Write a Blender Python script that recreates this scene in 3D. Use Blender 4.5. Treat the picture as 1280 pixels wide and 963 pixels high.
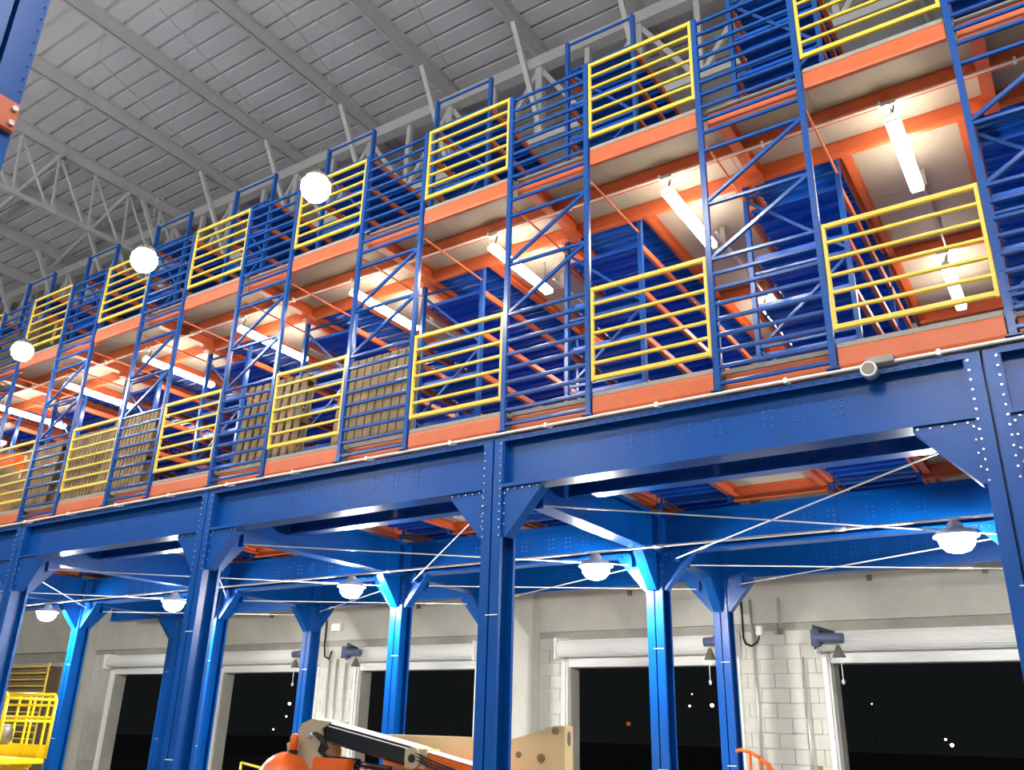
import bpy, math, random
from mathutils import Vector, Matrix
random.seed(7)
V = Vector
scene = bpy.context.scene
col = scene.collection
for o in list(bpy.data.objects):
    bpy.data.objects.remove(o)

# ---------------------------------------------------------------- camera
CAM = V((1.0543, -6.0123, 1.6)); YAW, PITCH, ROLL, FPX = -0.5901, 0.3776, 0.0263, 1076.05
fwd = V((math.sin(YAW) * math.cos(PITCH), math.cos(YAW) * math.cos(PITCH), math.sin(PITCH)))
rgt = V((math.cos(YAW), -math.sin(YAW), 0)); upv = rgt.cross(fwd)
r2 = rgt * math.cos(ROLL) + upv * math.sin(ROLL); u2 = upv * math.cos(ROLL) - rgt * math.sin(ROLL)
cam = bpy.data.cameras.new('camera'); camo = bpy.data.objects.new('camera', cam); col.objects.link(camo)
m = Matrix.Identity(4)
for i in range(3):
    m[i][0] = r2[i]; m[i][1] = u2[i]; m[i][2] = -fwd[i]; m[i][3] = CAM[i]
camo.matrix_world = m
cam.sensor_width = 36; cam.lens = FPX / 1280 * 36; cam.clip_end = 300
scene.camera = camo

# ---------------------------------------------------------------- world and exposure
w = bpy.data.worlds.new('night'); scene.world = w; w.use_nodes = True
bg = w.node_tree.nodes['Background']
bg.inputs[0].default_value = (0.80, 0.95, 1.0, 1); bg.inputs[1].default_value = 0.0025
vs = scene.view_settings
vs.view_transform = 'Standard'; vs.look = 'None'; vs.exposure = 1.6; vs.gamma = 1; vs.use_curve_mapping = False
TUBE_E, FRONT_E, UNDER_E, FILL_E = 17.0, 24.0, 220.0, 95.0

# ---------------------------------------------------------------- materials
MATS = {}
def srgb(r, g, b):
    f = lambda c: (c / 255 / 12.92) if c / 255 <= 0.04045 else ((c / 255 + 0.055) / 1.055) ** 2.4
    return (f(r), f(g), f(b), 1)
def mat(name, rgb, rough=0.5, metal=0.0, noise=0.0, nscale=6.0, spec=0.5, bump=0.0, stretch=(1, 1, 1), emit=0.0, coat=0.0):
    mt = bpy.data.materials.new(name); mt.use_nodes = True; nt = mt.node_tree
    b = nt.nodes['Principled BSDF']; c = srgb(*rgb)
    b.inputs['Base Color'].default_value = c; b.inputs['Roughness'].default_value = rough
    b.inputs['Metallic'].default_value = metal; b.inputs['Specular IOR Level'].default_value = spec
    b.inputs['Coat Weight'].default_value = coat; b.inputs['Coat Roughness'].default_value = 0.15
    if noise or bump:
        tc = nt.nodes.new('ShaderNodeNewGeometry'); mp = nt.nodes.new('ShaderNodeMapping')
        mp.inputs['Scale'].default_value = stretch
        nz = nt.nodes.new('ShaderNodeTexNoise'); nz.inputs['Scale'].default_value = nscale
        nz.inputs['Detail'].default_value = 5; nz.inputs['Roughness'].default_value = 0.65
        nt.links.new(tc.outputs['Position'], mp.inputs[0]); nt.links.new(mp.outputs[0], nz.inputs['Vector'])
        if noise:
            rp = nt.nodes.new('ShaderNodeValToRGB')
            rp.color_ramp.elements[0].position = 0.3; rp.color_ramp.elements[1].position = 0.7
            rp.color_ramp.elements[0].color = tuple(v * (1 - noise) for v in c[:3]) + (1,)
            rp.color_ramp.elements[1].color = tuple(min(1, v * (1 + noise)) for v in c[:3]) + (1,)
            nt.links.new(nz.outputs['Fac'], rp.inputs[0]); nt.links.new(rp.outputs[0], b.inputs['Base Color'])
        if bump:
            bp = nt.nodes.new('ShaderNodeBump'); bp.inputs['Strength'].default_value = bump; bp.inputs['Distance'].default_value = 0.01
            nt.links.new(nz.outputs['Fac'], bp.inputs['Height']); nt.links.new(bp.outputs[0], b.inputs['Normal'])
    if emit:
        b.inputs['Emission Color'].default_value = c; b.inputs['Emission Strength'].default_value = emit
    MATS[name] = mt
    return mt
mat('blue', (0, 76, 156), 0.3, noise=0.10, nscale=3, spec=0.35)
mat('rack_blue', (24, 78, 154), 0.22, spec=0.5)
mat('shelf_blue', (24, 90, 196), 0.26, noise=0.08, nscale=4)
mat('orange', (200, 98, 56), 0.4, noise=0.08, nscale=5)
mat('yellow', (228, 198, 76), 0.38)
mat('board', (172, 164, 148), 0.6, noise=0.05, nscale=3)
mat('board_edge', (150, 146, 138), 0.7, noise=0.12, nscale=9)
mat('roof', (186, 186, 192), 0.5, noise=0.04, nscale=2)
mat('roof_steel', (172, 172, 174), 0.55, noise=0.05, nscale=3)
mat('concrete', (194, 193, 184), 0.85, noise=0.10, nscale=1.6, bump=0.15)
mat('lintel', (170, 167, 158), 0.9, noise=0.14, nscale=2)
mat('block', (212, 212, 202), 0.85, noise=0.06, nscale=5, bump=0.2)
mat('mortar', (200, 200, 190), 0.9)
mat('floor', (116, 116, 114), 0.35, noise=0.06, nscale=1.2)
mat('asphalt', (150, 152, 154), 0.9, noise=0.2, nscale=5)
mat('white_paint', (240, 240, 238), 0.4)
mat('galv', (196, 196, 192), 0.35, metal=0.6)
mat('white_pipe', (238, 236, 228), 0.35)
mat('dark', (18, 18, 20), 0.5)
mat('black_paint', (24, 24, 27), 0.35)
mat('knuckle', (172, 158, 130), 0.5, noise=0.08, nscale=6)
mat('grey_metal', (120, 116, 106), 0.5, metal=0.3, noise=0.15, nscale=8)
mat('bolt', (205, 210, 218), 0.25, metal=0.7)
mat('slot', (8, 30, 70), 0.7)
mat('painted_bolt', (70, 120, 190), 0.25)
mat('wire', (120, 120, 124), 0.6)
mat('wood', (138, 118, 88), 0.8, noise=0.22, nscale=9, stretch=(1, 1, 0.25))
mat('wood_dark', (86, 72, 54), 0.85, noise=0.22, nscale=9, stretch=(1, 1, 0.25))
mat('carton', (176, 138, 92), 0.8, noise=0.08, nscale=5)
mat('cream', (216, 190, 142), 0.45, noise=0.05, nscale=4)
mat('machine_orange', (222, 98, 30), 0.35)
mat('lift_yellow', (246, 214, 22), 0.35)
mat('rubber', (26, 26, 27), 0.8)
mat('brass', (190, 150, 80), 0.35, metal=0.7)
mat('motor_blue', (92, 104, 138), 0.45)
mat('tube_glow', (255, 244, 226), 0.5, emit=TUBE_E)
mat('front_glow', (255, 253, 246), 0.5, emit=FRONT_E)
mat('under_glow', (255, 253, 246), 0.5, emit=UNDER_E)
mat('fill_glow', (255, 253, 250), 0.5, emit=FILL_E)
mat('far_white', (255, 250, 240), 0.5, emit=2.5)
mat('far_orange', (255, 110, 50), 0.5, emit=0.12)

# ---------------------------------------------------------------- mesh helpers
class MB:
    def __init__(s): s.v = []; s.f = []
    def add(s, vs_, fs):
        n = len(s.v); s.v += [tuple(q) for q in vs_]; s.f += [tuple(i + n for i in f) for f in fs]; return s
    def box(s, x0, x1, y0, y1, z0, z1):
        return s.add([(x0, y0, z0), (x1, y0, z0), (x1, y1, z0), (x0, y1, z0), (x0, y0, z1), (x1, y0, z1), (x1, y1, z1), (x0, y1, z1)],
                     [(0, 3, 2, 1), (4, 5, 6, 7), (0, 1, 5, 4), (1, 2, 6, 5), (2, 3, 7, 6), (3, 0, 4, 7)])
    def prism(s, pts, axis, a, b):
        """pts: 2-D outline; axis: extrusion axis; (u,v) are the two other axes in x,y,z order"""
        n = len(pts); out = []
        for t in (a, b):
            for (u, v) in pts:
                out.append((t, u, v) if axis == 'x' else (u, t, v) if axis == 'y' else (u, v, t))
        fs = [tuple(range(n))[::-1], tuple(range(n, 2 * n))] + [(i, (i + 1) % n, n + (i + 1) % n, n + i) for i in range(n)]
        return s.add(out, fs)
    def cyl(s, a, b, r, n=10, r_end=None):
        a = V(a); b = V(b); d = (b - a).normalized()
        t = V((0, 0, 1)) if abs(d.z) < 0.9 else V((1, 0, 0))
        u = d.cross(t).normalized(); w_ = d.cross(u)
        rb = r if r_end is None else r_end; out = []
        for c, rr in ((a, r), (b, rb)):
            for i in range(n):
                an = 2 * math.pi * i / n
                out.append(c + u * (rr * math.cos(an)) + w_ * (rr * math.sin(an)))
        return s.add(out, [tuple(range(n)), tuple(range(n, 2 * n))[::-1]] + [(i, n + i, n + (i + 1) % n, (i + 1) % n) for i in range(n)])
    def path(s, pts, r, n=8):
        for a, b in zip(pts, pts[1:]): s.cyl(a, b, r, n)
        return s
    def lathe(s, prof, c=(0, 0, 0), n=24):
        """prof: (radius, z) from bottom to top about the z axis"""
        k = len(prof); out = []
        for r, z in prof:
            for i in range(n):
                an = 2 * math.pi * i / n
                out.append((c[0] + r * math.cos(an), c[1] + r * math.sin(an), c[2] + z))
        fs = [tuple(range(n))[::-1], tuple(range((k - 1) * n, k * n))]
        for j in range(k - 1):
            for i in range(n):
                fs.append((j * n + i, j * n + (i + 1) % n, (j + 1) * n + (i + 1) % n, (j + 1) * n + i))
        return s.add(out, fs)
    def mesh(s, name, mt, smooth=False, bevel=0):
        me = bpy.data.meshes.new(name); me.from_pydata(s.v, [], s.f)
        import bmesh
        bm = bmesh.new(); bm.from_mesh(me); bmesh.ops.recalc_face_normals(bm, faces=bm.faces)
        if bevel:
            bmesh.ops.bevel(bm, geom=list(bm.edges), offset=bevel, segments=2, affect='EDGES', clamp_overlap=True)
        bm.to_mesh(me); bm.free()
        me.materials.append(MATS[mt])
        if smooth:
            for p in me.polygons: p.use_smooth = len(p.vertices) <= 4
        return me
I4 = Matrix.Identity(4)
def tag(o, label=None, cat=None, group=None, kind=None):
    if label: o['label'] = label
    if cat: o['category'] = cat
    if group: o['group'] = group
    if kind: o['kind'] = kind
    return o
def root(name, loc, label, cat, group=None, rot=(0, 0, 0)):
    o = bpy.data.objects.new(name, None); col.objects.link(o); o.empty_display_size = 0.1
    o.location = loc; o.rotation_euler = rot
    return tag(o, label, cat, group)
def put(name, me, parent=None, M=None):
    """link mesh; M is in the frame of the thing (its root), also for sub-parts"""
    o = bpy.data.objects.new(name, me); col.objects.link(o)
    o.matrix_basis = M if M is not None else I4
    if parent is not None:
        o.parent = parent
        if parent.parent is not None or (parent.type == 'MESH' and parent.get('category') is None and parent.get('kind') is None):
            o.matrix_parent_inverse = parent.matrix_basis.inverted()
    return o
UNIT = {}
def unit(shape, mt):
    k = (shape, mt)
    if k not in UNIT:
        b = MB()
        if shape == 'bar':
            c = 0.14; h = 0.5
            b.prism([(-h + c, -h), (h - c, -h), (h, -h + c), (h, h - c), (h - c, h), (-h + c, h), (-h, h - c), (-h, -h + c)], 'x', 0, 1)
        elif shape == 'tube': b.cyl((0, 0, 0), (1, 0, 0), 0.5, 10)
        elif shape == 'box': b.box(0, 1, -0.5, 0.5, -0.5, 0.5)
        elif shape == 'channel':      # open channel seen from its open face (-y)
            b.box(0, 1, 0.38, 0.5, -0.5, 0.5); b.box(0, 1, -0.5, 0.5, 0.42, 0.5); b.box(0, 1, -0.5, 0.5, -0.5, -0.42)
        elif shape == 'ibeam':
            b.box(0, 1, -0.5, 0.5, 0.44, 0.5); b.box(0, 1, -0.5, 0.5, -0.5, -0.44); b.box(0, 1, -0.05, 0.05, -0.44, 0.44)
        elif shape == 'step':         # stepped rack beam
            b.prism([(-0.5, -0.5), (0.5, -0.5), (0.5, 0.5), (0.05, 0.5), (0.05, 0.22), (-0.5, 0.22)], 'x', 0, 1)
        UNIT[k] = b.mesh(shape + '_' + mt, mt, smooth=(shape == 'tube'))
    return UNIT[k]
def bar(name, a, b, wy, hz, mt, parent=None, shape='bar', up=(0, 0, 1)):
    a = V(a); b = V(b); d = b - a; L = d.length; x = d / L; up = V(up)
    if abs(x.dot(up)) > 0.97: up = V((0, 1, 0))
    y = up.cross(x).normalized(); z = x.cross(y)
    M = Matrix.Identity(4)
    for i in range(3):
        M[i][0] = x[i] * L; M[i][1] = y[i] * wy; M[i][2] = z[i] * hz; M[i][3] = a[i]
    return put(name, unit(shape, mt), parent, M)
def T(x, y, z, rz=0, rx=0, ry=0):
    return Matrix.Translation((x, y, z)) @ Matrix.Rotation(rz, 4, 'Z') @ Matrix.Rotation(ry, 4, 'Y') @ Matrix.Rotation(rx, 4, 'X')
def nth(i): return ORD[i] + ' from the right' if i >= 0 else 'just past the right edge'
ORD = ['first', 'second', 'third', 'fourth', 'fifth', 'sixth', 'seventh', 'eighth', 'ninth', 'tenth', 'eleventh', 'twelfth']

# ---------------------------------------------------------------- grid of the place (metres)
X0, PER, AISLE = 0.9457, 2.0, 1.1319
def U(k): return X0 - ((k // 2) * PER + (AISLE if k % 2 else 0))
NR = range(-1, 9)                       # racks, counted from the right edge of the picture
NA = range(0, 9)                        # aisles
XR, XL = U(-1) + 0.1, U(18) - 0.1       # ends of the mezzanine
COLX = [0.74 - 3.89 * i for i in range(5)]
ROWY = [0.12, 3.45, 5.55]               # column centres in depth
GB, GT = 3.53, 3.99                     # girder bottom and top
DECK = [4.237, 6.742]                   # deck tops
ROOF = 12.27; PB = 12.0
WY = 7.0                                # inner face of the back wall

# ================================================================ THE SETTING
def struct(name, me, label, cat=None, M=None):
    o = put(name, me, None, M); return tag(o, label, cat, None, 'structure')
struct('floor', MB().box(-36, 12, -14, 7.3, -0.2, 0).mesh('floor', 'floor'), 'smooth grey concrete warehouse floor', 'floor')
struct('ground', MB().box(-90, 60, 7.3, 110, -0.5, -0.25).mesh('ground', 'asphalt'), 'dark asphalt yard outside the open doors at night', 'ground')
struct('wall_left', MB().box(-36.2, -36, -14, 7.3, 0, ROOF).mesh('wall_left', 'concrete'), 'far left concrete end wall of the warehouse', 'wall')
struct('wall_right', MB().box(12, 12.2, -14, 7.3, 0, ROOF).mesh('wall_right', 'concrete'), 'concrete end wall to the right of the camera', 'wall')
struct('wall_front', MB().box(-36, 12, -14.2, -14, 0, ROOF).mesh('wall_front', 'concrete'), 'concrete wall behind the camera', 'wall')
DOORS = [(-2.16, 0.63), (-6.37, -3.57), (-11.0, -8.25), (-15.0, -12.2), (-18.93, -16.1)]
DT = 2.53
wb = MB()
edges = [12.0] + [e for d in DOORS for e in (d[1], d[0])] + [-36.0]
PIERS = [(edges[i + 1], edges[i]) for i in range(0, len(edges), 2)]
for a, b in PIERS: wb.box(a, b, WY + 0.02, WY + 0.27, 0, DT)
wb.box(-36, 12, WY + 0.02, WY + 0.27, DT, 3.1)
wall = struct('wall_back', wb.mesh('wall_back', 'mortar'), 'pale block wall with open roller doors under the mezzanine', 'wall')
put('concrete_beam', MB().box(-36, 12, WY - 0.06, WY + 0.27, 3.1, ROOF).mesh('concrete_beam', 'concrete'), wall)
put('lintel', MB().box(-36, 12, WY + 0.0, WY + 0.02, 2.86, 3.1).mesh('lintel', 'lintel'), wall)
BLK = {}
for a, b in [(-3.57, -2.16), (0.63, 1.9), (-6.95, -6.37), (-8.25, -7.52), (-12.2, -11.0), (-16.1, -15.0), (-19.9, -18.93)]:
    for c in range(3, 15):
        z = c * 0.2; off = 0.2 if c % 2 else 0.0
        x = a - off
        while x < b - 0.02:
            xa, xb = max(x, a), min(x + 0.4, b); x += 0.4
            if xb - xa < 0.05: continue
            L = round(xb - xa, 3)
            if L not in BLK:
                BLK[L] = MB().box(0.004, L - 0.004, 0, 0.03, 0.004, 0.196).mesh('block', 'block', bevel=0.003)
            put('block', BLK[L], wall, T(xa, WY - random.uniform(0, 0.003), z))
for a, b in [(-7.52, -6.95), (-20.7, -19.9)]:
    put('pilaster', MB().box(a, b, WY - 0.22, WY + 0.02, 0, ROOF).mesh('pilaster', 'concrete', bevel=0.01), wall)
# conduits, boxes and cable loops on the wall between the first two doors
def wall_pipe(pts, r, mt='galv', nm='conduit'): return put(nm, MB().path(pts, r).mesh(nm, mt, smooth=True), wall)
for x, zt, zb in [(-3.22, 3.45, 0.0), (-2.52, 2.62, 0.0), (-2.80, 3.45, 2.98)]:
    wall_pipe([(x, WY - 0.085, zt), (x, WY - 0.085, zb)], 0.018)
wall_pipe([(-3.36, WY - 0.08, 3.45), (-3.36, WY - 0.08, 3.02), (-3.36, WY - 0.09, 2.9), (-3.33, WY - 0.1, 2.82), (-3.24, WY - 0.11, 2.78), (-3.15, WY - 0.1, 2.83), (-3.12, WY - 0.09, 2.92)], 0.016, 'dark', 'cable_loop')
wall_pipe([(-11.95, WY - 0.09, 3.5), (-11.95, WY - 0.09, 3.0), (-11.9, WY - 0.1, 2.8), (-11.78, WY - 0.1, 2.75), (-11.72, WY - 0.1, 2.9)], 0.018, 'dark', 'cable_loop')
for x in (-11.8, -11.6, -11.35): wall_pipe([(x, WY - 0.05, 2.75), (x, WY - 0.05, 0)], 0.02)
put('wall_box', MB().box(-3.15, -3.06, WY - 0.14, WY - 0.06, 2.93, 3.06).mesh('wall_box', 'white_paint', bevel=0.005), wall)
put('wall_box', MB().box(-11.75, -11.5, WY - 0.16, WY - 0.06, 3.28, 3.42).mesh('wall_box', 'white_paint', bevel=0.005), wall)
put('wall_box', MB().box(-2.835, -2.765, WY - 0.13, WY - 0.06, 2.94, 3.0).mesh('wall_box', 'grey_metal'), wall)
put('socket', MB().box(-2.47, -2.42, WY - 0.04, WY, 1.12, 1.2).mesh('socket', 'brass', bevel=0.004), wall)
for x in (-1.5, -5.2, -9.6, -13.6, -0.05, -17.2): put('cast_anchor', MB().box(x - 0.035, x + 0.035, WY - 0.1, WY - 0.06, 3.62, 3.7).mesh('cast_anchor', 'grey_metal'), wall)
# roller doors
def roller_door(n, a, b, motor_left, label):
    L = b - a
    d = MB().box(0, L, 0.10, 0.13, 0, 0.22)
    for i in range(3): d.box(0, L, 0.09, 0.1, 0.006 + i * 0.07, 0.07 + i * 0.07)
    # door_n itself is the hanging edge of the curtain
    o = struct('door_%d' % n, d.mesh('door_curtain', 'white_paint'), label, 'roller door', T(a, WY - 0.12, DT))
    o.location = (a, WY - 0.12, DT)
    coil = MB(); pts = []
    N = 16
    for i in range(N):
        an = 2 * math.pi * i / N; pts.append((-0.02 + 0.13 * math.cos(an), 0.285 + 0.13 * math.sin(an)))
    coil.prism(pts, 'x', -0.1, L + 0.1)
    for i in range(N):                                     # slat ridges on the coil
        an = 2 * math.pi * (i + 0.5) / N; cy, cz = -0.02 + 0.13 * math.cos(an), 0.285 + 0.13 * math.sin(an)
        coil.cyl((-0.1, cy, cz), (L + 0.1, cy, cz), 0.006, 5)
    put('coil', coil.mesh('door_coil', 'white_paint'), o)
    for x in (-0.13, L + 0.1): put('end_bracket', MB().box(x, x + 0.03, -0.18, 0.12, 0.12, 0.45).mesh('end_bracket', 'white_paint', bevel=0.006), o)
    for x in (-0.11, L + 0.0):
        g = MB().box(x, x + 0.11, 0.06, 0.12, -DT, 0.08).box(x + 0.03, x + 0.08, 0.02, 0.06, -DT, 0.08)
        put('guide_rail', g.mesh('guide_rail', 'white_paint', bevel=0.004), o)
    for x in (0.0, L - 0.03): put('reveal', MB().box(x, x + 0.03, 0.12, 0.40, -DT, 0.0).mesh('reveal', 'lintel'), o)
    if motor_left is not None:
        s = -1 if motor_left else 1; x = -0.13 if motor_left else L + 0.13
        mo = put('motor', MB().cyl((x - 0.0 * s, -0.26, 0.32), (x - 0.42 * s, -0.26, 0.30), 0.065, 12).box(min(x, x - 0.1 * s), max(x, x - 0.1 * s), -0.32, -0.18, 0.2, 0.42).mesh('motor', 'motor_blue', smooth=True), o)
        put('motor_plate', MB().prism([(x, 0.5), (x - 0.3 * s, 0.4), (x - 0.3 * s, 0.36), (x, 0.16)], 'y', -0.19, -0.18).mesh('motor_plate', 'dark'), o)
        put('drive_cone', MB().lathe([(0.09, 0), (0.05, 0.09), (0.02, 0.16)], (x - 0.34 * s, -0.26, 0.05), 14).mesh('drive_cone', 'grey_metal'), o)
        put('pull_cord', MB().cyl((x - 0.36 * s, -0.26, 0.24), (x - 0.36 * s, -0.26, -0.26), 0.006, 6).mesh('pull_cord', 'white_paint'), o)
        put('cord_ball', MB().lathe([(0.006, -0.3), (0.022, -0.28), (0.022, -0.25), (0.006, -0.23)], (x - 0.36 * s, -0.26, 0), 10).mesh('cord_ball', 'white_paint'), o)
    return o
for i, (a, b) in enumerate(DOORS):
    roller_door(i + 1, a, b, [True, False, True, False, False][i], 'white open roller door onto the dark yard, %s from the right' % ORD[i])
# roof: ribbed sheets, purlins, trusses
cl = struct('ceiling', MB().box(-36, 12, -14, 7.3, ROOF + 0.06, ROOF + 0.16).mesh('ceiling', 'roof'), 'grey ribbed metal warehouse roof on steel purlins', 'roof')
sheet = MB().prism([(0, 0), (0.262, 0), (0.27, 0.055), (0.322, 0.055), (0.33, 0.0), (0.33, 0.006), (0.328, 0.058), (0.264, 0.058), (0.256, 0.006), (0, 0.006)], 'x', -36, 12).mesh('roof_sheet', 'roof')
for i in range(63): put('roof_sheet', sheet, cl, T(0, -13.6 + 0.33 * i, ROOF))
PX = [-3.2 + 1.9 * i for i in range(5, 0, -1)] + [-3.2, -4.99, -6.84, -8.72, -10.68, -12.62, -14.57, -16.62, -18.7, -20.6, -22.5, -24.4, -26.3]
pm = MB().box(-0.006, 0.006, -14, 7, PB, ROOF).box(-0.07, 0.006, -14, 7, PB, PB + 0.012).box(-0.006, 0.07, -14, 7, ROOF - 0.014, ROOF).mesh('purlin', 'roof_steel')
for x in PX: put('purlin', pm, cl, T(x, 0, 0))
TY, TZ, TB = 3.62, 11.87, 10.35
bar('truss_chord', (-36, TY, TZ), (12, TY, TZ), 0.2, 0.22, 'roof_steel', cl, 'box')
bar('truss_chord', (-36, TY, TB), (12, TY, TB), 0.12, 0.14, 'roof_steel', cl, 'box')
for i, x in enumerate(PX):
    xn = PX[i + 1] if i + 1 < len(PX) else x - 1.9
    xm = (x + xn) / 2
    bar('truss_post', (x, TY, TB), (x, TY, TZ), 0.13, 0.13, 'roof_steel', cl, 'box')
    bar('truss_post', (xm, TY, TB), (xm, TY, TZ), 0.09, 0.09, 'roof_steel', cl, 'box')
    bar('truss_diagonal', (x, TY, TZ - 0.1), (xm, TY, TB), 0.08, 0.08, 'roof_steel', cl, 'box')
    bar('truss_diagonal', (x, TY, TZ - 0.1), (x + (x - xn) / 2, TY, TB), 0.08, 0.08, 'roof_steel', cl, 'box')
    bar('knee_brace', (x + 0.05, 2.70, PB), (x + 0.05, TY - 0.04, TB + 0.1), 0.08, 0.07, 'roof_steel', cl, 'box')
for x in (-14.57,):
    bar('truss_chord', (x, -14, 10.76), (x, TY, 10.76), 0.09, 0.08, 'roof_steel', cl, 'box')
    y = -13.0
    while y < 3.4:
        bar('truss_diagonal', (x, y, PB), (x, y + 0.1, 10.78), 0.04, 0.04, 'roof_steel', cl, 'box')
        bar('truss_diagonal', (x, y, PB), (x, y + 0.78, 10.78), 0.04, 0.04, 'roof_steel', cl, 'box')
        put('node_plate', MB().box(x - 0.05, x + 0.05, y + 0.04, y + 0.16, 10.71, 10.84).mesh('node_plate', 'roof_steel'), cl)
        y += 0.77
for a, b, r in [((-14.5, 2.35, 11.93), (-18.85, 3.27, 11.93), 0.05), ((-14.4, 0.82, 11.93), (-18.6, 1.33, 11.93), 0.05), ((-7.6, -0.6, 11.97), (-8.49, 3.05, 11.97), 0.012), ((-7.85, 0.0, 11.97), (-6.9, 3.4, 11.97), 0.012),
                ((-9.5, -0.5, 11.97), (-10.45, 3.2, 11.97), 0.012), ((-5.7, 0.6, 11.97), (-6.5, 3.2, 11.97), 0.012), ((-11.4, -0.3, 11.97), (-12.4, 3.2, 11.97), 0.012)]:
    bar('sag_rod', a, b, 2 * r, 2 * r, 'roof_steel', cl, 'tube')

# ================================================================ STEEL MEZZANINE FRAME
def column_mesh(h, name='shaft'):
    b = MB(); t = 0.008; hd = 0.12; hw = 0.1
    for s in (-1, 1):
        q = lambda x0, x1, y0, y1: b.box(min(s * x0, s * x1), max(s * x0, s * x1), y0, y1, 0, h)
        q(0.008, 0.018, -hd, hd)
        for sy in (-1, 1):
            q(0.018, hw, *sorted((sy * hd, sy * (hd - t))))
            q(hw - t, hw, *sorted((sy * (hd - t), sy * (hd - 0.035))))
        for k in range(12): q(0.0, 0.008, -0.02, 0.02) if k == 0 else None
    return b.mesh(name, 'blue')
CM_F = column_mesh(GT - 0.005); BASE = MB().box(-0.2, 0.2, -0.2, 0.2, 0, 0.025).mesh('base_plate', 'blue', bevel=0.004)
def gusset_mesh(sx, edge=True):
    """triangular plate below a girder, in the x-z plane, on side sx"""
    b = MB(); A, B_ = 0.38, 0.43
    pts = [(sx * 0.1, 0), (sx * (0.1 + A), 0), (sx * (0.1 + A), -0.03), (sx * 0.13, -B_), (sx * 0.1, -B_)]
    b.prism(pts, 'y', -0.092, -0.08)
    b.prism([(sx * (0.1 + A), -0.03), (sx * 0.13, -B_), (sx * 0.122, -B_ + 0.003), (sx * (0.1 + A - 0.008), -0.02)], 'y', -0.08, 0.03)
    return b.mesh('gusset', 'blue')
GUS = {s: gusset_mesh(s) for s in (-1, 1)}
def bolt_mesh(pts, axis, r=0.011, mt='bolt', l=0.012):
    b = MB()
    for q in pts:
        q = V(q); d = V(axis) * l; b.cyl(q, q + d, r, 6)
    return b.mesh('bolts', mt)
zz = [GB - 0.42 + 0.068 * i for i in range(13)]
BOLT_F = bolt_mesh([(s * 0.085, -0.12, z) for s in (-1, 1) for z in zz], (0, -1, 0), 0.008)
BOLT_G = bolt_mesh([(s * (0.15 + 0.075 * i), -0.092, GB - 0.02) for s in (-1, 1) for i in range(5)] +
                   [(s * 0.118, -0.092, GB - 0.05 - 0.09 * i) for s in (-1, 1) for i in range(4)] +
                   [(s * 0.125, 0, GB + 0.06 + 0.065 * i) for s in (-1, 1) for i in range(6)], (0, -1, 0), 0.0075)
row_word = ['front row', 'middle row', 'back row']
for r, y in enumerate(ROWY):
    for i, x in enumerate(COLX):
        t = root('steel_column', (x, y, 0), 'blue bolted steel column in the %s, %s' % (row_word[r], nth(i if r == 0 else i - 1)), 'column', 'mezzanine columns')
        sh = put('shaft', CM_F, t); put('base_plate', BASE, t)
        tag(put('bolts', BOLT_F, sh), kind='stuff')
        for s in (-1, 1):
            g = put('gusset', GUS[s], t, T(0, 0, GB))
        tag(put('bolts', BOLT_G, g), kind='stuff')
        for s in (-1, 1):
            if (r == 0 and s == -1) or (r == 2 and s == 1): continue
            put('gusset', GUS[s], t, T(-0.05, 0.02 * s, GB, math.pi / 2))
        for z in (2.45, 1.2): put('height_mark', MB().box(-0.03, 0.09, -0.1225, -0.12, z, z + 0.008).mesh('height_mark', 'white_paint'), sh)
def girder_mesh(L, zb, zt, hw=0.1, lip=0.034):
    b = MB(); t = 0.01
    b.box(0, L, -0.006, 0.006, zb + t, zt - t)
    b.box(0, L, -hw, hw, zt - t, zt); b.box(0, L, -hw, hw, zb, zb + t)
    for s in (-1, 1):
        y0, y1 = sorted((s * hw, s * (hw - 0.005)))
        b.box(0, L, y0, y1, zt - lip - t, zt - t); b.box(0, L, y0, y1, zb + t, zb + t + lip * 0.6)
    for x in (0.0, L - 0.012): b.box(x, x + 0.012, -hw * 0.9, hw * 0.9, zb + t, zt - t)
    return b
SP = 3.89 - 0.2
GM = girder_mesh(SP, GB, GT).mesh('girder', 'blue')
slots = MB()
for i in range(45): slots.box(0.05 + i * 0.08, 0.075 + i * 0.08, -0.1012, -0.1, GT - 0.033, GT - 0.022)
SLOT = slots.mesh('slots', 'slot')
gb = []
for cx in (1.15, 1.4, 1.65, 1.9, 2.3, 2.55, 2.8):
    for a in (0, 0.06):
        for k in range(3): gb.append((cx + a, -0.006, GB + 0.2 + 0.055 * k))
GBOLT = bolt_mesh(gb, (0, -1, 0), 0.0075, 'painted_bolt')
ghalf = girder_mesh(2.2, GB, GT).mesh('girder_end', 'blue')
for r, y in enumerate(ROWY):
    for i in range(-1, 5):
        if i == -1: x = COLX[0] + 0.1; me = ghalf
        elif i == 4: x = COLX[4] - 0.1 - 2.2; me = ghalf
        else: x = COLX[i] - 0.1 - SP; me = GM
        t = root('girder', (x, y - 0.02 if r == 0 else y, 0), 'deep blue steel girder along the %s of columns, span %s' % (row_word[r], nth(i + 1 if r == 0 else i)), 'girder', 'mezzanine girders')
        gbm = put('beam', me, t)
        if me is GM:
            tag(put('bolts', GBOLT, gbm), kind='stuff')
            if r == 0: tag(put('slots', SLOT, gbm), kind='stuff')
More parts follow.
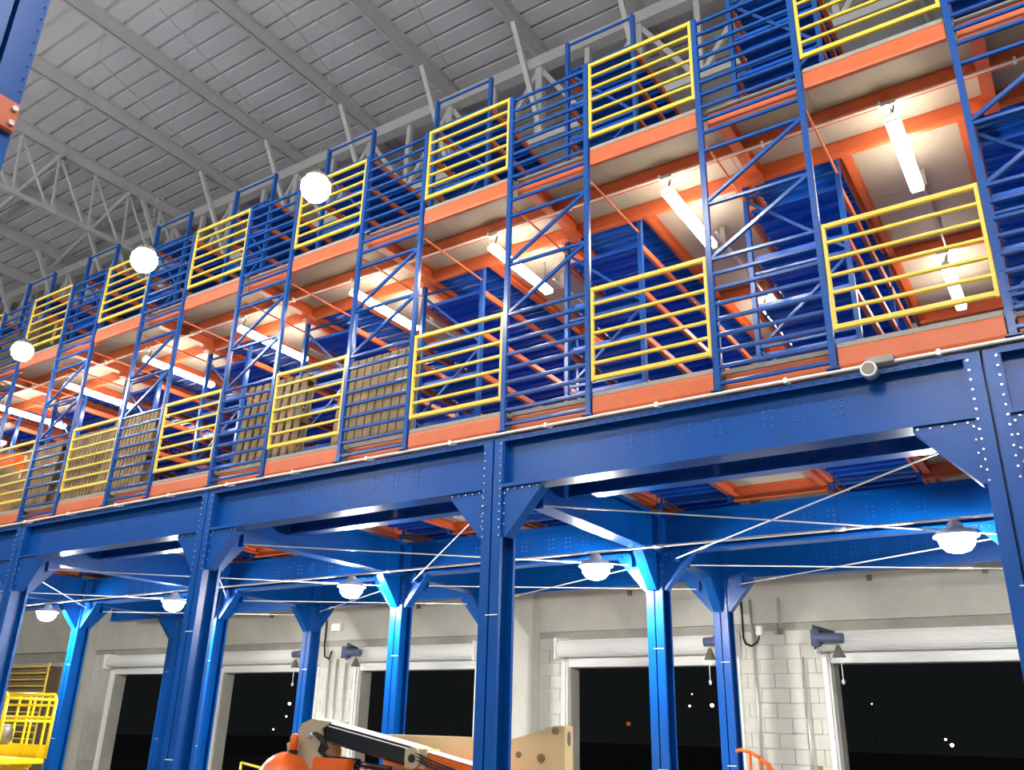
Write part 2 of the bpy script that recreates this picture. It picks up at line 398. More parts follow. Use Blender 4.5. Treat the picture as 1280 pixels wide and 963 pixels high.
# cross girders front to back
for j, (ya, yb) in enumerate([(0.24, 3.33), (3.57, 5.43)]):
    me = girder_mesh(yb - ya, GB, GT).mesh('cross_girder', 'blue')
    for i, x in enumerate(COLX):
        t = root('cross_girder', (x, ya, 0), 'blue steel cross girder between %s and %s columns, %s' % (row_word[j].split()[0], row_word[j + 1].split()[0], nth(i - 1)), 'girder', 'mezzanine cross girders')
        put('beam', me, t, T(0, 0, 0, math.pi / 2))
for i in range(-1, 5):
    xa = (COLX[i] if i >= 0 else XR) - 0.11; xb = (COLX[i + 1] if i < 4 else XL) + 0.11
    t = root('secondary_beam', (xb, 1.22, 0), 'shallower blue steel beam just behind the front girder, span %s' % nth(i), 'beam', 'secondary beams')
    b_ = put('beam', girder_mesh(xa - xb, 3.70, 4.03, 0.08).mesh('secondary_beam', 'blue'), t)
    if xa - xb > 3: tag(put('bolts', GBOLT, b_, T(0, 0, 0.05)), kind='stuff')
# thin white brace rods in plan, one cross per bay
RZ = GB - 0.09
for j, (ya, yb) in enumerate([(0.3, 3.3), (3.6, 5.4)]):
    for i in range(4):
        xa, xb = COLX[i] - 0.3, COLX[i + 1] + 0.3
        for k, (p_, q_, zr) in enumerate([((xa, ya), (xb, yb), RZ), ((xb, ya), (xa, yb), RZ - 0.03)]):
            t = root('brace_rod', (p_[0], p_[1], zr), 'thin white brace rod, %s bay from right, %s rows, slanting back %s' % (ORD[i], ['front', 'back'][j], ['left', 'right'][k]), 'brace rod', 'plan brace rods')
            e = V((q_[0] - p_[0], q_[1] - p_[1], 0))
            bar('rod', (0, 0, 0), e, 0.015, 0.015, 'white_pipe', t, 'tube')
            bar('turnbuckle', e * 0.82, e * 0.86, 0.028, 0.028, 'white_pipe', t, 'tube')
            for f in (0.0, 1.0): put('lug', MB().box(-0.04, 0.04, -0.006, 0.006, -0.03, 0.11).mesh('lug', 'blue'), t, T(*(e * f)))
# white service pipe carrying the lamps, and the conduit on the girder's edge
t = root('service_pipe', (XL, 2.79, 3.49), 'long white pipe under the mezzanine in front of the middle columns', 'pipe')
bar('pipe', (0, 0, 0), (XR - XL, 0, 0), 0.03, 0.03, 'white_pipe', t, 'tube')
x = XL + 0.7
while x < XR:
    bar('hanger_wire', (x - XL, 0, 0), (x - XL, 0, 0.7), 0.006, 0.006, 'dark', t, 'tube')
    bar('pipe_coupling', (x - XL - 0.05, 0, 0), (x - XL + 0.05, 0, 0), 0.044, 0.044, 'white_pipe', t, 'tube'); x += 1.945
t = root('edge_conduit', (XL, -0.025, 4.012), 'thin white conduit along the top edge of the front girder', 'conduit')
bar('pipe', (0, 0, 0), (XR - XL, 0, 0), 0.026, 0.026, 'white_pipe', t, 'tube')
for x in [XR - XL - 0.4 - 1.03 * i for i in range(18)]: put('clip', MB().box(x, x + 0.025, -0.018, 0.1, -0.02, 0.022).mesh('clip', 'white_pipe'), t)
t = root('alarm_sounder', (0.06, -0.07, 3.90), 'grey round sounder with box on the girder edge near the right column', 'sounder')
put('body', MB().cyl((0, 0.04, 0.05), (0, -0.06, 0.05), 0.055, 18).mesh('body', 'galv', smooth=True), t)
put('grille', MB().cyl((0, -0.06, 0.05), (0, -0.066, 0.05), 0.042, 18).mesh('grille', 'grey_metal'), t)
put('bracket_box', MB().box(-0.02, 0.16, 0.0, 0.07, 0.1, 0.155).mesh('bracket_box', 'board_edge', bevel=0.005), t)

# ================================================================ DECKS
WALK = 1.12
def deck(level, zt):
    nm = ['lower', 'upper'][level]
    t = root('mezzanine_deck', (0, 0, zt - 0.2), '%s mezzanine deck with orange edge beams and pale boards' % nm, 'deck')
    zb, zc = 0.0, 0.16                                    # beam bottom and top, board above to 0.2
    for k in range(-2, 18):
        xa, xb = U(k), U(k + 1)
        if k % 2 == 0:                                    # aisle bay: flush fascia, boards running back
            if k < 0: continue
            bar('fascia_beam', (xb + 0.035, 0.02, 0.08), (xa - 0.035, 0.02, 0.08), 0.05, 0.16, 'orange', t, 'bar')
            bar('deck_edge', (xb + 0.035, 0.012, 0.181), (xa - 0.035, 0.012, 0.181), 0.024, 0.038, 'board_edge', t, 'box')
            L = (5.52 - WALK) / 4
            for j in range(4):
                put('deck_board', MB().box(xb + 0.03, xa - 0.03, WALK + j * L + 0.003, WALK + (j + 1) * L - 0.003, zc, 0.2).mesh('deck_board', 'board'), t)
            for x in (xb + 0.075, xa - 0.075): bar('aisle_joist', (x, WALK + 0.06, 0.11), (x, 5.5, 0.11), 0.07, 0.1, 'orange', t, 'channel', (0, 0, 1) if x < (xa + xb) / 2 else (0, 0, -1))
            for y in (3.36, 5.2): bar('cross_joist', (xb + 0.05, y, 0.08), (xa - 0.05, y, 0.08), 0.08, 0.16, 'orange', t, 'ibeam')
        else:                                             # rack bay: beam set back behind the barred frame
            bar('fascia_beam', (xb + 0.04, 0.1, 0.08), (xa - 0.04, 0.1, 0.08), 0.05, 0.16, 'orange', t, 'bar')
            bar('deck_edge', (xb + 0.035, 0.085, 0.181), (xa - 0.035, 0.085, 0.181), 0.024, 0.038, 'board_edge', t, 'box')
            bar('stub_beam', (xb + 0.16, 0.13, 0.085), (xb + 0.16, 1.05, 0.085), 0.1, 0.15, 'orange', t, 'ibeam')
            if level: put('bracket', MB().box(xb + 0.1, xb + 0.22, 0.92, 1.06, -0.05, 0.02).mesh('bracket', 'orange'), t)
        m_ = (xa + xb) / 2
        put('deck_board', MB().box(xb + 0.002, xa - 0.002, 0.025 if k % 2 == 0 else 0.1, WALK - 0.003, zc, 0.2).mesh('deck_board', 'board'), t)
        for y, h in ((0.57, 0.15), (1.08, 0.16)):
            bar('walk_joist', (xb, y, 0.16 - h / 2), (xa, y, 0.16 - h / 2), 0.06, h, 'orange', t, 'bar')
        if level: bar('tie_rod', (xb, 0.05, -0.13), (xb, WALK + 0.03, -0.13), 0.022, 0.022, 'orange', t, 'tube')
deck(0, DECK[0]); deck(1, DECK[1])
t = root('ceiling_conduit', (XL, 0.52, 6.53), 'thin white conduit under the upper deck feeding the tube lights', 'conduit')
bar('pipe', (0, 0, 0), (XR - XL, 0, 0), 0.022, 0.022, 'white_pipe', t, 'tube')
for x in [XR - XL - 0.6 - 1.0 * i for i in range(18)]: put('clip', MB().box(x, x + 0.02, -0.015, 0.03, -0.012, 0.03).mesh('clip', 'white_pipe'), t)

# ================================================================ FRONT FRAMES AND GUARDRAILS
UH = 7.73 - 4.03
upm = MB().box(-0.024, 0.024, -0.024, -0.017, 0, UH).box(-0.024, -0.017, -0.017, 0.02, 0, UH).box(0.017, 0.024, -0.017, 0.02, 0, UH).mesh('upright', 'rack_blue', bevel=0.0025)
hol = MB()
for i in range(int(UH / 0.05)):
    for s in (-0.010, 0.010): hol.box(s - 0.003, s + 0.003, -0.0248, -0.024, 0.02 + i * 0.05, 0.031 + i * 0.05)
holes = hol.mesh('perforations', 'slot')
foot = MB().box(-0.05, 0.05, -0.05, 0.06, 0, 0.008).mesh('foot_plate', 'rack_blue')
for n in NR:
    xr, xl = U(2 * n + 1), U(2 * n + 2)
    t = root('upright_frame', (xl, 0, 4.03), 'blue barred upright frame rising through both decks, %s from the right' % ORD[n + 1], 'rack frame', 'barred frames along the mezzanine front')
    B = xr - xl
    for x in (0, B):
        u_ = put('upright', upm, t, T(x, 0, 0)); tag(put('perforations', holes, u_, T(x, 0, 0)), kind='stuff'); put('foot_plate', foot, t, T(x, 0, 0))
    zs = [0.07 + 0.1365 * k for k in range(9)] + [2.425 + 0.1365 * k for k in range(10)]
    for z in zs: bar('guard_bar', (0.022, 0, z), (B - 0.022, 0, z), 0.028, 0.03, 'rack_blue', t)
    for z in (1.695, 2.24): bar('tie_bar', (0.022, 0.005, z), (B - 0.022, 0.005, z), 0.03, 0.03, 'rack_blue', t)
    for za, zb in ((1.18, 1.69), (1.73, 2.235)): bar('diagonal_brace', (0.02, 0.005, za), (B - 0.02, 0.005, zb), 0.028, 0.036, 'rack_blue', t)
for n in NA:
    xr, xl = U(2 * n), U(2 * n + 1); B = xr - xl
    for lv in (0, 1):
        zt = DECK[lv]
        t = root('guardrail', (xl, 0.0, zt), 'yellow seven-bar guardrail on the %s deck, %s from the right' % (['lower', 'upper'][lv], ORD[n]), 'guardrail', 'yellow guardrails on the %s deck' % ['lower', 'upper'][lv])
        a, b = 0.042, B - 0.042
        for i in range(7):
            z = 0.125 + 0.1415 * i; big = i in (0, 6)
            bar('rail', (a, 0, z), (b, 0, z), 0.035 if big else 0.028, 0.04 if big else 0.026, 'yellow', t)
        for x in (a, b): bar('end_post', (x, 0, 0.1), (x, 0, 0.995), 0.03, 0.03, 'yellow', t)

# ================================================================ STORAGE RACKS
SHELF = [4.19, 4.79, 5.29, 5.79, 6.31, 6.74, 7.46, 7.97, 8.46, 8.92]
FY = [1.15, 3.35, 5.5]
RB = 0.8681
pnl = MB()
pw, pd = 0.196, RB - 0.06
pnl.box(0, pd, 0, pw, 0.0, 0.004)
for y in (0.0, pw - 0.006): pnl.box(0, pd, y, y + 0.006, -0.035, 0.0)
pnl.prism([(pw * 0.36, 0.0), (pw * 0.42, -0.02), (pw * 0.58, -0.02), (pw * 0.64, 0.0)], 'x', 0, pd)
PANEL = pnl.mesh('shelf_panel', 'shelf_blue')
ph = 9.37 - 4.04
post = MB().box(-0.022, 0.022, -0.03, -0.022, 0, ph).box(-0.022, -0.015, -0.022, 0.03, 0, ph).box(0.015, 0.022, -0.022, 0.03, 0, ph).mesh('post', 'rack_blue', bevel=0.0025)
for n in NR:
    xr, xl = U(2 * n + 1), U(2 * n + 2)
    t = root('storage_rack', (xl, 0, 4.04), 'tall blue storage rack with orange beams behind the %s barred frame from the right' % ORD[n + 1], 'storage rack', 'storage racks on the mezzanine')
    Z = lambda z: z - 4.04
    for y in FY:
        for x in (0, RB): put('post', post, t, T(x, y, 0))
        for z in (9.34, 8.93, 8.0, 7.2, 6.45, 5.6, 4.85, 4.1): bar('frame_tie', (0.025, y, Z(z)), (RB - 0.025, y, Z(z)), 0.025, 0.03, 'rack_blue', t)
        for i, (za, zb) in enumerate(((4.15, 4.8), (4.85, 5.55), (5.65, 6.4), (7.2, 7.95), (8.0, 8.9))):
            bar('frame_diagonal', (0.02, y, Z(za if i % 2 else zb)), (RB - 0.02, y, Z(zb if i % 2 else za)), 0.022, 0.03, 'rack_blue', t)
    for z in SHELF:
        for j in range(2):
            ya, yb = FY[j] + 0.03, FY[j + 1] - 0.03
            for x, s in ((0.005, 1), (RB - 0.005, -1)):
                bar('beam', (x, ya, Z(z) - 0.04), (x, yb, Z(z) - 0.04), 0.045, 0.075, 'orange', t, 'bar')
        for k in range(21):
            put('shelf_panel', PANEL, t, T(0.03, FY[0] + 0.03 + k * 0.205, Z(z) + 0.005))

# ================================================================ LIGHTS
tube = MB().prism([(-0.06, 0.0), (-0.056, -0.03), (-0.035, -0.05), (0.035, -0.05), (0.056, -0.03), (0.06, 0.0)], 'y', 0.02, 1.18).mesh('diffuser', 'tube_glow')
tbody = MB().box(-0.03, 0.03, 0.0, 1.2, 0.0, 0.03).mesh('tube_body', 'white_paint', bevel=0.004)
tcap = MB().box(-0.052, 0.052, 0.0, 0.02, -0.05, 0.0).mesh('end_cap', 'white_paint')
for n in range(0, 9):
    xm = (U(2 * n) + U(2 * n + 1)) / 2 + 0.02
    if n < 5:
        t = root('aisle_conduit', (xm + 0.04, 1.7, 6.52), 'thin conduit joining the tube lights over the %s aisle from the right' % ORD[n], 'conduit', 'aisle conduits')
        bar('pipe', (0, 0, 0), (0, 1.52, 0), 0.03, 0.03, 'galv', t, 'tube')
        for y in (0.2, 1.2): put('clip', MB().box(-0.025, 0.025, y, y + 0.02, 0.0, 0.18).mesh('clip', 'galv'), t)
    for j, y in enumerate((0.47, 3.3)):
        t = root('tube_light', (xm, y, 6.36), 'glowing white tube light over the %s aisle from the right, %s' % (ORD[n], ['near the front edge', 'deep inside between the racks'][j]), 'tube light', 'tube lights under the upper deck')
        bd = put('body', tbody, t); put('diffuser', tube, t)
        for y_ in (0.0, 1.18): put('end_cap', tcap, bd, T(0, y_, 0))
        for y_ in (0.08, 1.1): bar('hanger_wire', (0, y_, 0.03), (0, y_, 0.335 if j == 0 else 0.33), 0.008, 0.008, 'grey_metal', t, 'tube')
        put('feed_bracket', MB().box(-0.07, 0.05, 0.03, 0.1, 0.14, 0.185).mesh('feed_bracket', 'galv', bevel=0.006), t)
        bar('feed_cable', (0, 0.06, 0.02), (0.03, 0.07, 0.15), 0.014, 0.014, 'dark', t, 'tube')
def high_bay(loc, label, r, hang, group, glow):
    t = root('high_bay_lamp', loc, label, 'lamp', group)
    if glow == 'under_glow':
        put('diffuser', MB().lathe([(r * 0.25, -0.175), (r * 0.62, -0.155), (r * 0.88, -0.105), (r * 0.98, -0.04), (r * 0.97, 0.0)], n=28).mesh('lamp_diffuser', glow, smooth=True), t)
        h = put('housing', MB().lathe([(r * 0.98, 0.0), (r * 1.2, -0.03), (r * 1.2, -0.015), (r * 0.9, 0.03), (r * 0.5, 0.045), (r * 0.35, 0.10), (0.03, 0.125)], n=28).mesh('lamp_housing', 'white_paint', smooth=True), t)
        bar('hanging_hook', (0, 0, 0.12), (0, 0, hang), 0.012, 0.012, 'galv', t, 'tube')
        return
    put('diffuser', MB().lathe([(r * 0.15, -r), (r * 0.55, -r * 0.88), (r * 0.85, -r * 0.55), (r, -0.1 * r), (r * 0.97, r * 0.3), (r * 0.75, r * 0.62)], n=28).mesh('lamp_diffuser', glow, smooth=True), t)
    h = put('housing', MB().lathe([(r * 0.76, r * 0.62), (r * 0.8, r * 0.75), (r * 0.62, r * 0.9), (r * 0.5, r * 1.1), (0.03, r * 1.25)], n=28).mesh('lamp_housing', 'grey_metal', smooth=True), t)
    fn = MB()
    for i in range(12):
        a = 2 * math.pi * i / 12; fn.cyl((r * 0.52 * math.cos(a), r * 0.52 * math.sin(a), r * 1.08), (r * 0.76 * math.cos(a), r * 0.76 * math.sin(a), r * 0.8), 0.008, 5)
    tag(put('cooling_fins', fn.mesh('cooling_fins', 'grey_metal'), h), kind='stuff')
    bar('hanging_wire', (0, 0, r * 1.2), (0, 0, hang), 0.003, 0.003, 'wire', t, 'tube')
for i, x in enumerate([0.12, -3.62, -7.40, -11.25, -14.9]):
    high_bay((x, 2.79, 3.35), 'bright round lamp hanging from the white pipe under the mezzanine, %s from the right' % ORD[i], 0.165, 0.145, 'lamps under the mezzanine', 'under_glow')
for loc, lab in [((-4.18, -1.5, 6.13), 'largest bright round lamp in front of the upper rails'), ((-6.73, -1.5, 6.13), 'middle bright round lamp in front of the upper rails'), ((-10.35, -0.83, 6.13), 'leftmost bright round lamp near the edge of the upper deck')]:
    high_bay(loc, lab, 0.135, ROOF - loc[2], 'lamps hung in front of the decks', 'front_glow')
for i, (x, y) in enumerate([(5, -4), (2, -4), (-2, -4), (-6.6, -4), (-11, -4), (-16, -4), (-22, -4), (5, -10), (0.87, -10), (-0.41, -10), (-8, -10), (-14, -10)]):  # unseen lamps added to light roof and front steel; one pair gives girder glare
    high_bay((x, y, 8.0 if y > -9 else 7.5), 'added unseen lamp over the open floor %s, %s from the right' % (['beside the mezzanine', 'behind the camera'][i > 6], ORD[i if i < 7 else i - 7]), 0.19, ROOF - (8.0 if y > -9 else 7.5), 'added unseen lamps over the open floor', 'fill_glow')

# ================================================================ PALLETS AND GOODS ON THE DECKS
def pallet(x0, x1, h, y, z, nb, gap, label, mt='wood', tilt=0.09):
    w_ = x1 - x0
    t = root('wooden_pallet', (x0, y, z), label, 'pallet', 'pallets stood on edge on the lower deck', (-tilt, 0, 0))
    pitch = w_ / nb; bw = pitch * (1 - gap)
    for s, yy in ((0, 0.0), (1, 0.118)):
        bm = MB().box(0, bw, 0, 0.02, 0, h).mesh('deck_slat', mt, bevel=0.003)
        for i in range(nb): put('slat', bm, t, T(i * pitch + pitch * gap / 2, yy + random.uniform(-0.002, 0.002), random.uniform(-0.0, 0.008)))
    st = MB().box(0, w_, 0.02, 0.118, 0, 0.09).mesh('stringer', 'wood_dark', bevel=0.003)
    for zz_ in (0.005, h / 2 - 0.045, h - 0.095): put('stringer', st, t, T(0, 0, zz_))
    return t
D0, D1 = DECK
pallet(-5.54, -4.50, 1.13, 0.30, D0, 9, 0.13, 'wooden pallet on edge behind the barred frame, with closely set vertical slats')
pallet(-7.14, -6.08, 1.15, 0.30, D0, 8, 0.34, 'wooden pallet on edge with wide dark gaps, right of the long stack')
pallet(-9.90, -8.93, 1.18, 0.30, D0, 12, 0.22, 'narrow-slatted grey wooden pallet on edge, first of the left row', 'wood')
pallet(-10.96, -9.93, 1.14, 0.33, D0, 13, 0.25, 'narrow-slatted wooden pallet on edge behind a yellow guardrail', 'wood')
pallet(-12.05, -11.12, 1.12, 0.30, D0, 12, 0.22, 'narrow-slatted wooden pallet on edge, leftmost behind the barred frames', 'wood')
def carton(x, y, z, sx, sy, sz, label, rz=0.0, mt='carton', nm='carton'):
    t = root(nm, (x, y, z), label, 'box', None, (0, 0, rz))
    put('body', MB().box(-sx / 2, sx / 2, -sy / 2, sy / 2, 0, sz).mesh('carton', mt, bevel=0.006), t)
    put('tape', MB().box(-sx / 2 - 0.001, sx / 2 + 0.001, -0.025, 0.025, sz * 0.6, sz + 0.0015).mesh('tape', 'cream'), t)
carton(-12.75, 0.55, D0, 0.8, 0.6, 0.5, 'large brown carton on the lower deck at the left edge', 0.05)
carton(-12.70, 0.55, D0 + 0.501, 0.65, 0.5, 0.36, 'brown carton stacked on the large carton at the left edge', -0.1, 'wood')
carton(-12.62, 0.52, D0 + 0.862, 0.4, 0.35, 0.24, 'small orange box on top of the carton stack at left', 0.2, 'machine_orange')
for i in range(2):
    carton(-12.9 - 0.62 * i, 0.62, D1, 0.58, 0.45, 0.95, ['dark olive crate on the upper deck near the left edge', 'dark olive crate on the upper deck, at the far left'][i], 0.0, 'wood_dark', 'crate')

# ================================================================ FOREGROUND COLUMN
t = root('steel_column', (-2.68, -4.775, 0), 'near blue steel column with orange beam end in the top left corner', 'column')
put('shaft', column_mesh(7.0, 'near_shaft'), t, T(0, 0, 0, math.pi / 2) @ Matrix.Diagonal((1.3, 1.05, 1, 1)))
put('base_plate', BASE, t)
ob = put('beam_end', MB().box(0.127, 0.16, -2.6, 0.125, 3.965, 4.115).mesh('beam_end', 'orange', bevel=0.006), t)
put('bolts', bolt_mesh([(0.16, 0.1, 4.0), (0.16, 0.1, 4.075)], (1, 0, 0), 0.014, 'bolt', 0.014), ob)
tag(put('edge_bolts', bolt_mesh([(0.127, s * 0.115, 4.2 + 0.07 * i) for s in (-1, 1) for i in range(12)], (1, 0, 0), 0.0035, 'painted_bolt'), t), kind='stuff')

# ================================================================ BOOM LIFT UNDER THE MEZZANINE
LX, LY = -5.2, 1.75
t = root('boom_lift', (LX, LY, 0), 'orange and cream boom lift with black boom parked under the mezzanine', 'boom lift')
X = lambda x: x - LX
Y = lambda y: y - LY
put('chassis', MB().prism([(X(-6.7), 0.35), (X(-3.9), 0.35), (X(-3.75), 0.5), (X(-3.9), 0.75), (X(-6.6), 0.75), (X(-6.8), 0.55)], 'y', Y(1.15), Y(2.45)).mesh('chassis', 'machine_orange', bevel=0.02), t)
for x in (-6.35, -4.25):
    for y in (1.05, 2.55):
        wh = put('wheel', MB().cyl((X(x), Y(y - 0.14), 0.4), (X(x), Y(y + 0.14), 0.4), 0.4, 28).mesh('wheel', 'rubber', smooth=True, bevel=0.02), t)
        put('wheel_hub', MB().cyl((X(x), Y(y - 0.15), 0.4), (X(x), Y(y + 0.15), 0.4), 0.2, 18).mesh('wheel_hub', 'cream', smooth=True), wh)
put('turntable', MB().cyl((X(-5.3), Y(1.8), 0.75), (X(-5.3), Y(1.8), 0.86), 0.55, 28).mesh('turntable', 'black_paint', smooth=True), t)
cw = put('counterweight', MB().prism([(X(-5.75), 0.86), (X(-3.46), 0.86), (X(-3.46), 1.618), (X(-3.56), 1.618), (X(-4.05), 1.485), (X(-5.75), 1.485)], 'y', Y(1.8), Y(1.98)).mesh('counterweight', 'cream', bevel=0.008), t)
put('lifting_hole', MB().add([(X(-3.459), Y(1.89) + 0.035 * math.cos(a * 0.5236), 1.5 + 0.07 * math.sin(a * 0.5236)) for a in range(12)], [tuple(range(12))]).mesh('lifting_hole', 'grey_metal'), cw)
for x, z, r_ in ((-3.56, 1.57, 0.035), (-3.72, 1.32, 0.04), (-3.98, 1.34, 0.03)): put('plug', MB().cyl((X(x), Y(1.801), z), (X(x), Y(1.785), z), r_, 14).mesh('plug', 'wood', smooth=True), cw)
put('engine_hood', MB().prism([(X(-6.5), 0.86), (X(-4.6), 0.86), (X(-4.6), 1.05), (X(-4.75), 1.12), (X(-6.35), 1.12), (X(-6.5), 1.0)], 'y', Y(1.2), Y(1.78)).mesh('engine_hood', 'machine_orange', bevel=0.02), t)
dome = []
for i in range(8):
    a = math.pi / 2 * i / 7; dome.append((0.32 * math.cos(a), 0.86 + 0.36 * math.sin(a)))
put('rounded_cover', MB().lathe([(0.32, 0.80)] + dome[:-1] + [(0.02, 1.22)], (X(-6.66), Y(1.25), 0.06), 28).mesh('rounded_cover', 'machine_orange', smooth=True), t)
bc = put('beacon', MB().lathe([(0.03, 1.2), (0.03, 1.3), (0.045, 1.32), (0.045, 1.44), (0.02, 1.47)], (X(-6.60), Y(1.28), 0), 14).mesh('beacon', 'machine_orange', smooth=True), t)
put('beacon_base', MB().lathe([(0.05, 1.19), (0.05, 1.3)], (X(-6.60), Y(1.28), 0), 14).mesh('beacon_base', 'rubber'), bc)
put('side_tank', MB().box(X(-6.22), X(-5.72), Y(1.2), Y(1.33), 1.0, 1.24).mesh('side_tank', 'machine_orange', bevel=0.015), t)
# knuckle plates, boom sections, cylinder, hoses
kp = [(X(-6.72), 1.10), (X(-6.24), 1.02), (X(-6.2), 1.3), (X(-6.28), 1.52), (X(-6.14), 1.60), (X(-6.44), 1.625), (X(-6.60), 1.57), (X(-6.66), 1.42), (X(-6.8), 1.36)]
for y in (1.36, 1.62): put('knuckle_plate', MB().prism(kp, 'y', Y(y), Y(y + 0.025)).mesh('knuckle_plate', 'knuckle'), t)
put('knuckle_pin', MB().cyl((X(-6.45), Y(1.33), 1.46), (X(-6.45), Y(1.68), 1.46), 0.035, 14).mesh('knuckle_pin', 'bolt', smooth=True), t)
A_, B_ = V((X(-6.42), Y(1.5), 1.515)), V((X(-4.98), Y(1.5), 1.275))
bm_ = bar('boom_section', A_, B_, 0.2, 0.2, 'black_paint', t)
bar('boom_top', A_ + V((0, 0, 0.105)), B_ + V((0, 0, 0.105)), 0.22, 0.014, 'white_paint', bm_)
bar('boom_edge', A_ + V((0, -0.108, 0.075)), B_ + V((0, -0.108, 0.075)), 0.014, 0.012, 'white_paint', bm_)
C_ = V((X(-3.95), Y(1.5), 1.10))
b2 = bar('boom_section', B_ + V((0.05, 0, 0.0)), C_, 0.16, 0.15, 'machine_orange', t)
bar('boom_top', B_ + V((0.05, 0, 0.082)), C_ + V((0, 0, 0.082)), 0.17, 0.014, 'white_paint', b2)
put('boom_joint', MB().cyl((B_.x, B_.y - 0.14, B_.z), (B_.x, B_.y + 0.14, B_.z), 0.105, 18).box(B_.x - 0.12, B_.x + 0.16, B_.y - 0.115, B_.y + 0.115, B_.z - 0.1, B_.z + 0.09).mesh('boom_joint', 'knuckle', bevel=0.006), t)
put('joint_pin', MB().cyl((B_.x, B_.y - 0.155, B_.z), (B_.x, B_.y - 0.13, B_.z), 0.04, 12).mesh('joint_pin', 'dark'), t)
put('lift_cylinder', MB().cyl((X(-6.3), Y(1.42), 1.22), (X(-5.75), Y(1.42), 1.19), 0.05, 14).cyl((X(-5.75), Y(1.42), 1.19), (X(-5.3), Y(1.42), 1.16), 0.028, 12).mesh('lift_cylinder', 'black_paint', smooth=True), t)
for k in range(4):
    o_ = 0.035 * k
    put('hose', MB().path([(X(-6.35), Y(1.35 - o_ / 3), 1.48), (X(-6.2 + o_), Y(1.33 - o_ / 3), 1.44 - o_), (X(-6.26 + o_), Y(1.33 - o_ / 3), 1.3), (X(-6.1), Y(1.36), 1.2 - o_ / 2), (X(-5.7), Y(1.38), 1.17 - o_)], 0.014, 7).mesh('hose', 'rubber', smooth=True), t)
for k in range(3): put('cable', MB().path([(B_.x + 0.02, B_.y - 0.13, B_.z + 0.06 - 0.03 * k), (B_.x + 0.2, B_.y - 0.14, B_.z - 0.0 - 0.03 * k), (B_.x + 0.6, B_.y - 0.12, B_.z - 0.1 - 0.02 * k)], 0.01, 6).mesh('cable', 'rubber', smooth=True), t)

# ================================================================ SCISSOR LIFT AT THE LEFT
SX, SY = -12.98, 1.3
t = root('scissor_lift', (SX, SY, 0), 'yellow scissor lift with railed platform at the bottom left', 'scissor lift')
put('base', MB().box(-0.85, 0.85, -0.36, 0.36, 0.12, 0.42).mesh('lift_base', 'lift_yellow', bevel=0.02), t)
for x in (-0.62, 0.62):
    for y in (-0.33, 0.33): put('wheel', MB().cyl((x, y - 0.06, 0.16), (x, y + 0.06, 0.16), 0.16, 20).mesh('lift_wheel', 'rubber', smooth=True), t)
for y in (-0.28, 0.28):
    for a, b in (((-0.7, 0.45), (0.7, 0.68)), ((-0.7, 0.68), (0.7, 0.45)), ((-0.7, 0.68), (0.7, 0.92)), ((-0.7, 0.92), (0.7, 0.68))):
        bar('scissor_arm', (a[0], y, a[1]), (b[0], y, b[1]), 0.04, 0.09, 'lift_yellow', t)
put('platform', MB().box(-0.9, 0.9, -0.36, 0.36, 0.93, 1.0).mesh('platform', 'lift_yellow', bevel=0.01), t)
for s in (-1, 1):
    put('toe_board', MB().box(-0.88, 0.88, s * 0.36 - 0.008, s * 0.36 + 0.008, 1.0, 1.18).mesh('toe_board', 'lift_yellow'), t)
    pts = [(-0.9, s * 0.36, 1.0), (-0.9, s * 0.36, 1.80), (-0.83, s * 0.36, 1.87), (0.83, s * 0.36, 1.87), (0.9, s * 0.36, 1.80), (0.9, s * 0.36, 1.0)]
    put('guard_rail', MB().path(pts, 0.024).mesh('lift_rail', 'lift_yellow', smooth=True), t)
    put('mid_rail', MB().cyl((-0.9, s * 0.36, 1.55), (0.9, s * 0.36, 1.55), 0.02).cyl((-0.9, s * 0.36, 1.72), (0.9, s * 0.36, 1.72), 0.018).mesh('mid_rail', 'lift_yellow', smooth=True), t)
    for x in (-0.5, -0.1, 0.2, 0.33, 0.72): bar('rail_post', (x, s * 0.36, 1.0), (x, s * 0.36, 1.87), 0.03, 0.03, 'lift_yellow', t)
for x in (-0.9, 0.9): put('end_rail', MB().cyl((x, -0.36, 1.8), (x, 0.36, 1.8), 0.022).cyl((x, -0.36, 1.5), (x, 0.36, 1.5), 0.02).mesh('end_rail', 'lift_yellow', smooth=True), t)
put('control_box', MB().box(0.42, 0.64, -0.42, -0.30, 1.56, 1.84).mesh('control_box', 'lift_yellow', bevel=0.015), t)
put('tool_bag', MB().lathe([(0.14, 1.18), (0.19, 1.24), (0.18, 1.38), (0.12, 1.45)], (0.42, -0.12, 0), 18).mesh('tool_bag', 'grey_metal', smooth=True), t)

# ================================================================ THINGS BY THE BACK WALL
t = root('timber_crate', (-19.35, 5.1, 0), 'tall brown slatted timber crate behind the scissor lift', 'crate')
put('body', MB().box(-0.75, 0.75, -0.0, 0.35, 0, 2.6).mesh('crate_core', 'wood_dark'), t)
sl = MB().box(-0.77, 0.77, -0.022, 0.0, 0, 0.1).mesh('slat', 'wood', bevel=0.004)
for i in range(19): put('slat', sl, t, T(0, 0, 0.05 + 0.135 * i))
t = root('guard_panel', (-20.1, 5.0, 0), 'yellow barred guard panel leaned on the timber crate', 'guardrail')
for i in range(19): bar('rail', (0, 0.0, 0.15 + 0.135 * i), (1.75, 0.0, 0.15 + 0.135 * i), 0.03, 0.03, 'yellow', t)
for x in (0, 1.75): bar('end_post', (x, 0, 0), (x, 0, 2.65), 0.035, 0.035, 'yellow', t)
t = root('barrier_frame', (-12.93, 6.0, 0), 'yellow tubular barrier standing in the fourth doorway', 'barrier')
put('frame', MB().path([(0, 0, 0), (0.03, 0, 0.84), (0.85, 0, 0.74), (0.9, 0, 0)], 0.025).mesh('barrier_tube', 'yellow', smooth=True), t)
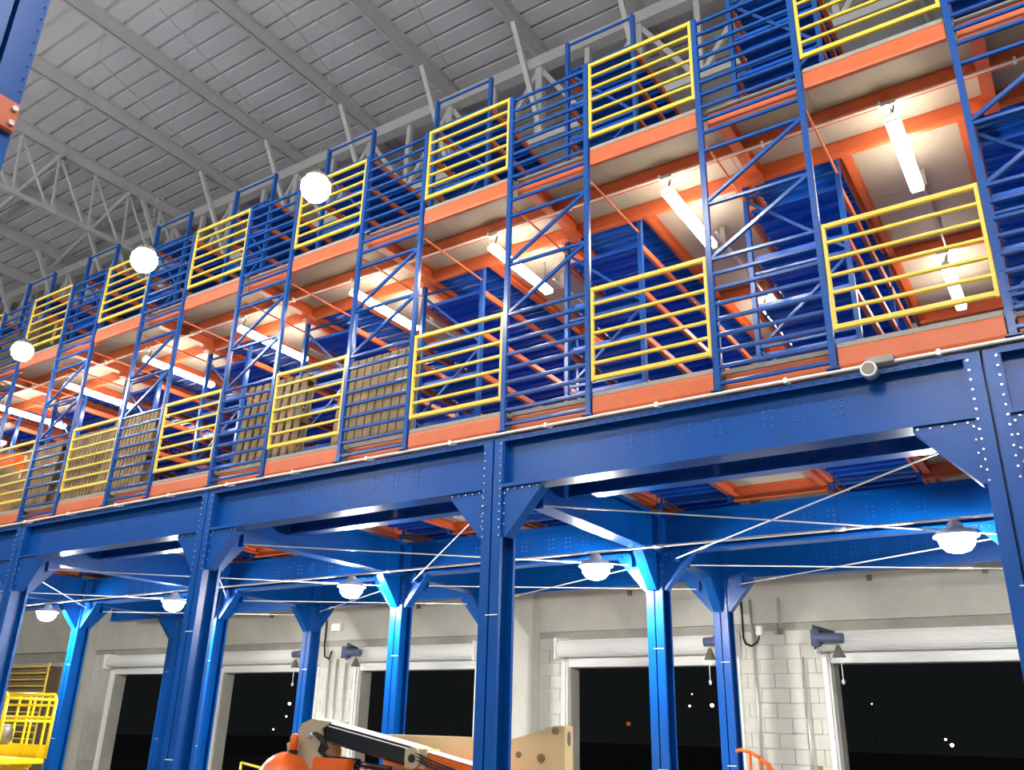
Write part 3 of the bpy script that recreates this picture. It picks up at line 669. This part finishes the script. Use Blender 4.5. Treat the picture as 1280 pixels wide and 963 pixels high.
bar('cross_bar', (0.02, 0, 0.4), (0.88, 0, 0.4), 0.035, 0.035, 'yellow', t, 'tube')
t = root('curved_guard', (-2.9, 5.0, 0), 'orange curved tubular guard beside the right blue column', 'guard')
put('hoop', MB().path([(0.0, 0, 1.385), (0.06, 0, 1.405), (0.18, 0, 1.38), (0.3, 0, 1.32), (0.4, 0, 1.24), (0.47, 0, 1.12), (0.49, 0, 0.95), (0.49, 0, 0)], 0.022, 10).mesh('hoop', 'machine_orange', smooth=True), t)
for x, z in ((0.17, 1.37), (0.29, 1.31), (0.38, 1.24)): bar('upright', (x, 0, 0.0), (x, 0, z), 0.03, 0.04, 'machine_orange', t)
bar('cross_bar', (0.15, 0, 0.5), (0.49, 0, 0.5), 0.03, 0.04, 'machine_orange', t)
# far lamps and one dim orange glowing spot in the dark yard
for x, z, r_, mt, lab in [(-35.3, 2.43, 0.17, 'far_white', 'white yard light seen through the fourth door, upper'), (-35.43, 1.8, 0.1, 'far_white', 'white yard light seen through the fourth door, middle'),
                          (-36.3, 1.15, 0.09, 'far_white', 'white yard light seen through the fourth door, lowest'), (-12.8, 2.96, 0.06, 'far_white', 'tiny upper yard light beside the right middle column'),
                          (-12.92, 2.52, 0.09, 'far_white', 'white yard light left of the back column'), (-12.0, 2.55, 0.16, 'far_white', 'larger yard light just left of the back column'),
                          (-15.6, 1.82, 0.20, 'far_orange', 'dim orange glowing spot seen through the second door'), (-3.89, 1.55, 0.09, 'far_white', 'upper white yard light in the rightmost doorway'),
                          (-3.72, 1.38, 0.13, 'far_white', 'lower white yard light in the rightmost doorway'), (-6.1, 2.65, 0.05, 'far_white', 'faint yard light at the left of the rightmost doorway')]:
    t = root('yard_light', (x, 28, -0.25), lab, 'lamp', 'lights in the dark yard')
    bar('pole', (0, 0, 0), (0, 0, z + 0.25), 0.012, 0.012, 'dark', t, 'tube')
    r_ *= 0.45
    put('lamp_head', MB().lathe([(r_ * 0.4, -r_), (r_, -r_ * 0.3), (r_, r_ * 0.3), (r_ * 0.4, r_ * 0.8)], (0, 0, z + 0.25), 12).mesh('lamp_head', mt, smooth=True), t)
